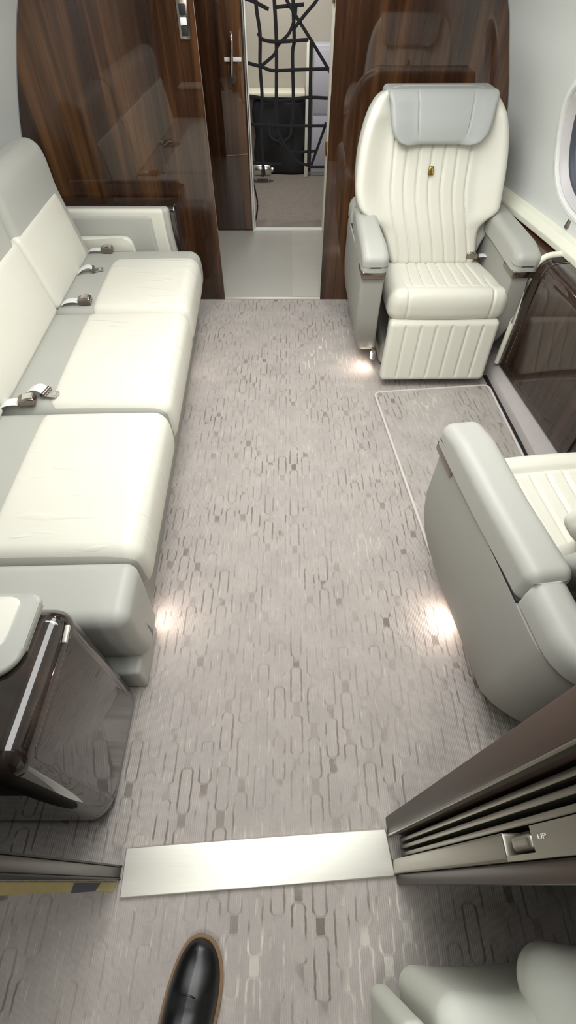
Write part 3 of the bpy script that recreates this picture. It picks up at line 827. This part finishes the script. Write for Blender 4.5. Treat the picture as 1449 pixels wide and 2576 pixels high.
# low cream bolster against the far arm
bm = B(); prism(bm, rpoly([(-.66, .40, 0), (-.335, .40, 0), (-.345, .475, .05), (-.66, .475, 0)], 8), 1, 1.955, 1.99, .01, 3); link_mesh('side_bolster', bm, 'cream', div)

# ------------------------------------------------------------------ divan end cabinets
ec = thing('end_cabinet', 'walnut end cabinet with padded inner face between the divan and the rear bulkhead', 'cabinet', (0, 0, 0), group='divan end cabinets')
bm = B(); prism(bm, rpoly([(2.745, 0, 0), (2.745, .588, .03), (2.924, .575, .02), (2.924, 0, 0)], 6), 0, -1.24, -.585, .014, 4); link_mesh('body', bm, 'wood_x', ec)
bm = B(); rbox(bm, (-.925, 2.728, .405), (.62, .05, .37), .02, (8, 3, 8), 4, lambda x, y, z: (x + .02 * sstep(.1, -.18, z) * (1 if x > 0 else 0), y, z)); pd = link_mesh('padding', bm, 'grey', ec)
bm = B(); rbox(bm, (-.945, 2.7215, .404), (.61, .05, .366), .018, (8, 3, 8), 4, lambda x, y, z: (x + .02 * sstep(.1, -.18, z) * (1 if x > 0 else 0), y, z)); link_mesh('cream_border', bm, 'cream', pd)
bm = B(); rbox(bm, (-.985, 2.714, .381), (.56, .05, .36), .018, (8, 3, 12), 4, lambda x, y, z: (x + .02 * sstep(.1, -.18, z) * (1 if x > 0 else 0), y - .012 * (1 - (z / .18) ** 2), z)); link_mesh('grey_inset', bm, 'grey', pd)

nc = thing('end_cabinet', 'glossy dark walnut end cabinet in the left foreground with a padded leather top', 'cabinet', (0, 0, 0), group='divan end cabinets')
bm = B(); loftcap(bm, rpoly([(.474, .0, .05), (.474, .600, .055), (.138, .608, .055), (.126, .0, .09)], 10), 0, -1.18, -.463, .042); link_mesh('body', bm, 'wood_x', nc)
# framed side panel
bm = B(); prism(bm, rpoly([(.430, .045, .01), (.430, .552, .02), (.182, .560, .02), (.172, .046, .055)], 6), 0, -.466, -.4622, .0008, 2); link_mesh('side_panel', bm, 'wood_x', nc)
bm = B(); prism(bm, rpoly([(.427, .585, .002), (.391, .578, .002), (.391, .57, .002), (.427, .577, .002)], 3), 0, -.466, -.457, .001, 2); link_mesh('latch_tab', bm, 'steel', nc)
bm = B(); prism(bm, rpoly([(-.95, .302, 0), (-.515, .302, .06), (-.515, .480, .02), (-.95, .480, 0)], 8), 2, .603, .622, .008, 4); pd = link_mesh('leather_pad', bm, 'grey', nc)
bm = B(); prism(bm, rpoly([(-.94, .345, 0), (-.553, .345, .04), (-.553, .470, .02), (-.94, .470, 0)], 8), 2, .614, .626, .005, 3); link_mesh('cream_inset', bm, 'cream', pd)

# ------------------------------------------------------------------ seat belts
def belt(name, label, loc, rz, kind, group):
    t = thing(name, label, 'seat belt', loc, (0, 0, rz), group)
    if kind == 'buckle':
        bm = B(); tube(bm, catmull([(-.075, 0, .004), (-.05, 0, .016), (-.02, 0, .018), (.0, 0, .014)], 6), .02, 8, ry=.0018); link_mesh('webbing', bm, 'strap', t)
        def bf(x, y, z): return (x, y * (1 + .12 * sstep(-.02, .03, x)), z + .006 * gauss(x - .005, .02) * (1 if z > 0 else 0))
        bm = B(); rbox(bm, (.03, 0, .016), (.058, .044, .026), .007, (8, 6, 3), 3, bf); bk = link_mesh('buckle', bm, 'bronze', t)
        bm = B(); rbox(bm, (.036, 0, .031), (.036, .034, .008), .003, (4, 4, 2), 2); link_mesh('release_flap', bm, 'chrome', bk)
    else:
        bm = B(); tube(bm, catmull([(-.07, 0, .003), (-.045, 0, .02), (-.015, 0, .03), (.005, 0, .022), (.012, 0, .012)], 6), .021, 8, ry=.0018); link_mesh('webbing', bm, 'strap', t)
        bm = B(); tube(bm, [(.008, -.024, .014), (.008, .024, .014)], .009, 10); bk = link_mesh('adjuster', bm, 'bronze', t)
        outer = rpoly([(.01, -.02, .003), (.055, -.017, .006), (.055, .017, .006), (.01, .02, .003)], 4)
        inner = rpoly([(.033, -.009, .004), (.045, -.009, .004), (.045, .009, .004), (.033, .009, .004)], 4)
        bm = B(); prism(bm, outer, 2, .008, .0105); tg = link_mesh('tongue', bm, 'chrome', t)
        bm = B(); prism(bm, inner, 2, .0102, .0112); link_mesh('slot', bm, 'grey', tg)
    return t
BG = 'seat belts lying on the divan'
belt('seat_belt', 'steel seat belt buckle on the divan nearest the rear bulkhead', (-.972, 2.590, .424), math.radians(2), 'buckle', BG)
belt('seat_belt', 'pale webbing seat belt tongue on the divan, second from the rear bulkhead', (-.965, 2.365, .426), math.radians(15), 'tongue', BG)
belt('seat_belt', 'steel seat belt buckle beside the seam of the farthest divan cushion', (-.945, 2.06, .424), math.radians(6), 'buckle', BG)
belt('seat_belt', 'seat belt tongue with slotted steel tip on the middle divan cushion', (-.885, 1.40, .428), math.radians(-14), 'tongue', BG)
belt('seat_belt', 'bronze seat belt buckle nearest us on the middle divan cushion', (-.958, 1.345, .424), math.radians(14), 'buckle', BG)
belt('seat_belt', 'small steel buckle tucked beside the seat of the far armchair', (.955, 2.47, .445), math.radians(170), 'buckle', BG)
bpy.data.objects['seat_belt.005']['group'] = 'armchair seat belt'

# ------------------------------------------------------------------ near doorway
# metal sill
bm = B(); prism(bm, [(-.419, .076), (.258, .117), (.270, .017), (-.414, -.026)], 2, .0, .010, .003, 3); struct(link_mesh('trim_6', bm, 'steel'))
# right pocket post: end face with door slots
post = thing('door_pocket', 'brown door pocket post with track slots rising at the right foreground', 'partition', (.262, 0, 0))
post['kind'] = 'structure'
Z1 = 1.78
bm = B(); bbox(bm, (0, .103, 0), (.62, .144, Z1), .003); link_mesh('rear_panel', bm, 'wood_mat', post)
bm = B(); bbox(bm, (.011, .0, 0), (.62, .022, Z1), .004); link_mesh('front_panel', bm, 'wood_mat', post)
bm = B(); bbox(bm, (.085, .05, 0), (.6, .104, Z1), 0); link_mesh('slot_back', bm, 'black', post)
bm = B(); bbox(bm, (-.001, .100, 0), (.014, .1045, Z1), .001); link_mesh('edge_strip', bm, 'plate', post)
for y in (.091, .0765, .0615):
    bm = B(); bbox(bm, (.03, y - .0042, .002), (.09, y + .0042, Z1), .002); link_mesh('track_slat', bm, 'plate', post)
# bronze latch plate with an opening
bm = B()
for z0, z1 in ((0.0, .79), (.876, Z1)):
    bbox(bm, (.005, .022, z0), (.03, .0515, z1), .002)
bbox(bm, (.005, .022, .79), (.03, .0275, .876), 0)
link_mesh('latch_plate', bm, 'plate', post)
bm = B(); bbox(bm, (.03, .0222, .78), (.05, .0515, .886), 0); link_mesh('latch_recess', bm, 'black', post)
bm = B(); rbox(bm, (.018, .0385, .832), (.02, .0165, .055), .006, (3, 3, 5), 3); link_mesh('latch_bolt', bm, 'plate', post)
cu = bpy.data.curves.new('mark', 'FONT'); cu.body = 'UP'; cu.size = .011; cu.extrude = .0002; cu.align_x = 'CENTER'; cu.align_y = 'CENTER'
tmp = bpy.data.objects.new('mark_tmp', cu); COL.objects.link(tmp)
dg = bpy.context.evaluated_depsgraph_get(); me = bpy.data.meshes.new_from_object(tmp.evaluated_get(dg))
bpy.data.objects.remove(tmp)
mk = bpy.data.objects.new('lettering', me); COL.objects.link(mk); me.materials.clear(); me.materials.append(M['white']); mk.parent = post
mk.matrix_local = Matrix(((0, 0, -1, .0045), (0, .6, 0, .04), (1.6, 0, 0, .902), (0, 0, 0, 1)))
# left sliding door edge
dl = thing('door_2', 'thin brown sliding door edge at the left foreground beside the metal sill', 'door', (-.424, .025, 0)); dl['kind'] = 'structure'
bm = B(); bbox(bm, (-.7, -.011, .001), (0, .011, Z1), .002); link_mesh('door_leaf', bm, 'wood_mat', dl)
bm = B(); bbox(bm, (-.7, -.0155, .001), (.003, -.011, Z1), .001); link_mesh('gasket', bm, 'black', dl)
bm = B(); bbox(bm, (-.7, .011, .001), (.002, .0145, Z1), .001); link_mesh('gasket', bm, 'black', dl)
# exposed board and tape on the floor by it
ys = tag(link_mesh('floor_board', (lambda b: (prism(b, [(-.86, .006), (-.43, .006), (-.435, -.014), (-.53, -.012), (-.86, -.028)], 2, .0005, .004, .0008, 1), b)[1])(B()), 'yellow'), 'bare yellowish board strip showing along the foot of the left sliding door', 'board')
tp = tag(link_mesh('tape', (lambda b: (prism(b, [(-.535, .004), (-.468, .004), (-.478, -.012), (-.538, -.016)], 2, .0043, .0052), b)[1])(B()), 'tape'), 'short dark grey tape piece stuck on the yellowish board strip', 'tape')

# ------------------------------------------------------------------ pale seat at the lower right
ns = thing('cabin_seat', 'pale grey-green padded seat cut off at the lower right corner', 'seat', (.2, -.15, 0), (0, 0, math.radians(3)))
def nsf(x, y, z): return (x, y - .012 * math.sin((x + .3) * 9), z + .006 * math.sin(x * 20))
bm = B(); rbox(bm, (.36, -.2, .22), (.64, .42, .40), .04, (14, 10, 8), 5, nsf); link_mesh('seat_body', bm, 'warn', ns)
def arf(x, y, z): return (x, y + .035 * sstep(.05, -.2, x), z - .05 * sstep(.1, -.22, x))
bm = B(); rbox(bm, (.40, -.18, .45), (.42, .42, .14), .06, (12, 12, 6), 6, arf); link_mesh('armrest', bm, 'warn', ns)
bm = B(); rbox(bm, (.0, -.2, .22), (.045, .36, .38), .018, (3, 8, 8), 4, lambda x, y, z: (x + .0 * z, y, z)); link_mesh('side_flap', bm, 'warn', ns)

# ------------------------------------------------------------------ shoe
sh = thing('shoe', 'black leather dress shoe with tan welt stepping in at the bottom', 'shoe', (-.222, -.222, 0), (0, 0, math.radians(-10)))
OUT = [(.0, .1235), (.018, .119), (.034, .104), (.046, .08), (.052, .05), (.053, .015), (.050, -.03), (.043, -.08), (.038, -.13), (.036, -.165), (.026, -.19), (0, -.198),
       (-.026, -.19), (-.036, -.165), (-.038, -.12), (-.041, -.07), (-.044, -.02), (-.044, .02), (-.041, .055), (-.035, .085), (-.025, .108), (-.012, .12)]
OUT = [(x * 1.25, y * 1.08) for x, y in OUT]
def outline(grow):
    P = catmull([(x, y, 0) for x, y in OUT] + [(OUT[0][0], OUT[0][1], 0)], 4)[:-1]
    return [Vector((p.x * grow, (p.y + .037) * (1 + (grow - 1) * .45) - .037)) for p in P]
bm = B(); prism(bm, outline(1.0), 2, .0, .012, .002, 2); link_mesh('sole', bm, 'sole', sh)
bm = B(); prism(bm, outline(1.03), 2, .011, .017, .002, 2); link_mesh('welt', bm, 'welt', sh)
bm = B(); base = outline(.93); rings = []
def spine(y):   # height of the upper over the foot
    return .03 + .022 * sstep(.1, .03, y) + .045 * sstep(.02, -.09, y) + .012 * sstep(-.09, -.16, y)
for k in range(10):
    a = k / 9 * PI / 2
    R = []
    for p in base:
        s = math.cos(a) ** .75; 
        q = Vector((p.x * s, -.03 + (p.y + .03) * (1 - .22 * (1 - s)) if p.y > -.03 else -.03 + (p.y + .03) * (1 - .12 * (1 - s))))
        R.append(bm.verts.new((q.x, q.y, .016 + spine(q.y) * math.sin(a))))
    rings.append(R)
for a, b in zip(rings, rings[1:]):
    n = len(a)
    for k in range(n): bm.faces.new((a[k], a[(k + 1) % n], b[(k + 1) % n], b[k]))
bmesh.ops.remove_doubles(bm, verts=bm.verts[:], dist=.0004)
up = link_mesh('upper', bm, 'shoe', sh, ang=70)
bm = B(); tube(bm, catmull([(-.030, .03, .058), (-.015, .036, .066), (0, .038, .069), (.015, .036, .066), (.030, .03, .058)], 5), .0016, 6); link_mesh('toe_cap_seam', bm, 'shoe', up)

# ------------------------------------------------------------------ footlights
def footlight(label, loc, rz, power):
    t = thing('footlight', label, 'light', loc, (0, 0, rz), 'floor footlights')
    bm = B(); rbox(bm, (0, 0, 0), (.02, .034, .05), .007, (2, 3, 4), 3); link_mesh('housing', bm, 'grey_dark', t)
    bm = B(); rbox(bm, (-.010, 0, -.004), (.006, .022, .034), .0028, (2, 3, 4), 3); link_mesh('lens', bm, 'foot', t)
    ld = bpy.data.lights.new('footlight_glow', 'AREA'); ld.energy = power; ld.size = .025; ld.color = (1, .82, .72)
    lo = bpy.data.objects.new('footlight_glow', ld); COL.objects.link(lo); lo.parent = t
    lo.location = (-.018, 0, 0); lo.rotation_euler = Vector((-.75, 0, -.66)).to_track_quat('-Z', 'Y').to_euler()
footlight('glowing footlight at the front foot of the far armchair', (.452, 2.205, .072), math.radians(10), .25)
footlight('footlight hidden low on the side of the near right armchair, lighting the carpet', (.575, .72, .06), math.radians(8), .35)
footlight('footlight low on the near end of the divan, lighting the carpet', (-.470, .715, .07), math.radians(181), .16)
footlight('footlight under the far half of the divan, lighting the carpet edge', (-.535, 2.15, .12), math.radians(181), .12)

# ------------------------------------------------------------------ lamps
def area(name, loc, target, sx, sy, power, col=(1, 1, 1)):
    ld = bpy.data.lights.new(name, 'AREA'); ld.shape = 'RECTANGLE'; ld.size = sx; ld.size_y = sy; ld.energy = power; ld.color = col
    o = bpy.data.objects.new(name, ld); COL.objects.link(o); o.location = loc
    o.rotation_euler = (Vector(target) - Vector(loc)).to_track_quat('-Z', 'Y').to_euler()
    return o
area('cove_light_left', (-.62, 1.35, 1.70), (-.45, 1.35, 0), .12, 2.7, 7, (1, .985, .95))
area('cove_light_right', (.50, 1.5, 1.68), (.2, 1.5, 0), .2, 2.5, 13, (1, .985, .95))
area('ceiling_panel_light', (-.04, 1.35, 1.83), (-.04, 1.35, 0), .70, 2.7, 27, (.98, .99, 1))
area('entry_light', (-.35, -.75, 1.75), (-.25, -.2, 0), .4, .5, 7, (1, .98, .95))
area('vestibule_light', (-.1, 3.5, 1.8), (-.1, 3.5, 0), .3, .4, 5, (1, .97, .92))
area('baggage_light', (-.1, 4.8, 1.8), (-.05, 5.0, .3), .25, .25, 10, (1, .97, .93))

w = bpy.data.worlds.new('world'); SC.world = w; w.use_nodes = True
w.node_tree.nodes['Background'].inputs[0].default_value = (.9, .95, 1, 1)
w.node_tree.nodes['Background'].inputs[1].default_value = .15

# ------------------------------------------------------------------ camera
cd = bpy.data.cameras.new('camera'); cam = bpy.data.objects.new('camera', cd); COL.objects.link(cam)
cam.location = (0, 0, 1.5); cam.rotation_euler = (math.radians(90 - 51.5), 0, 0)
cd.sensor_fit = 'VERTICAL'; cd.sensor_height = 36; cd.lens = 1180 / 2576 * 36
cd.clip_start = .02
SC.camera = cam
SC.view_settings.view_transform = 'Standard'; SC.view_settings.look = 'None'
SC.view_settings.gamma = 1; SC.view_settings.exposure = .3
SC.view_settings.use_curve_mapping = False
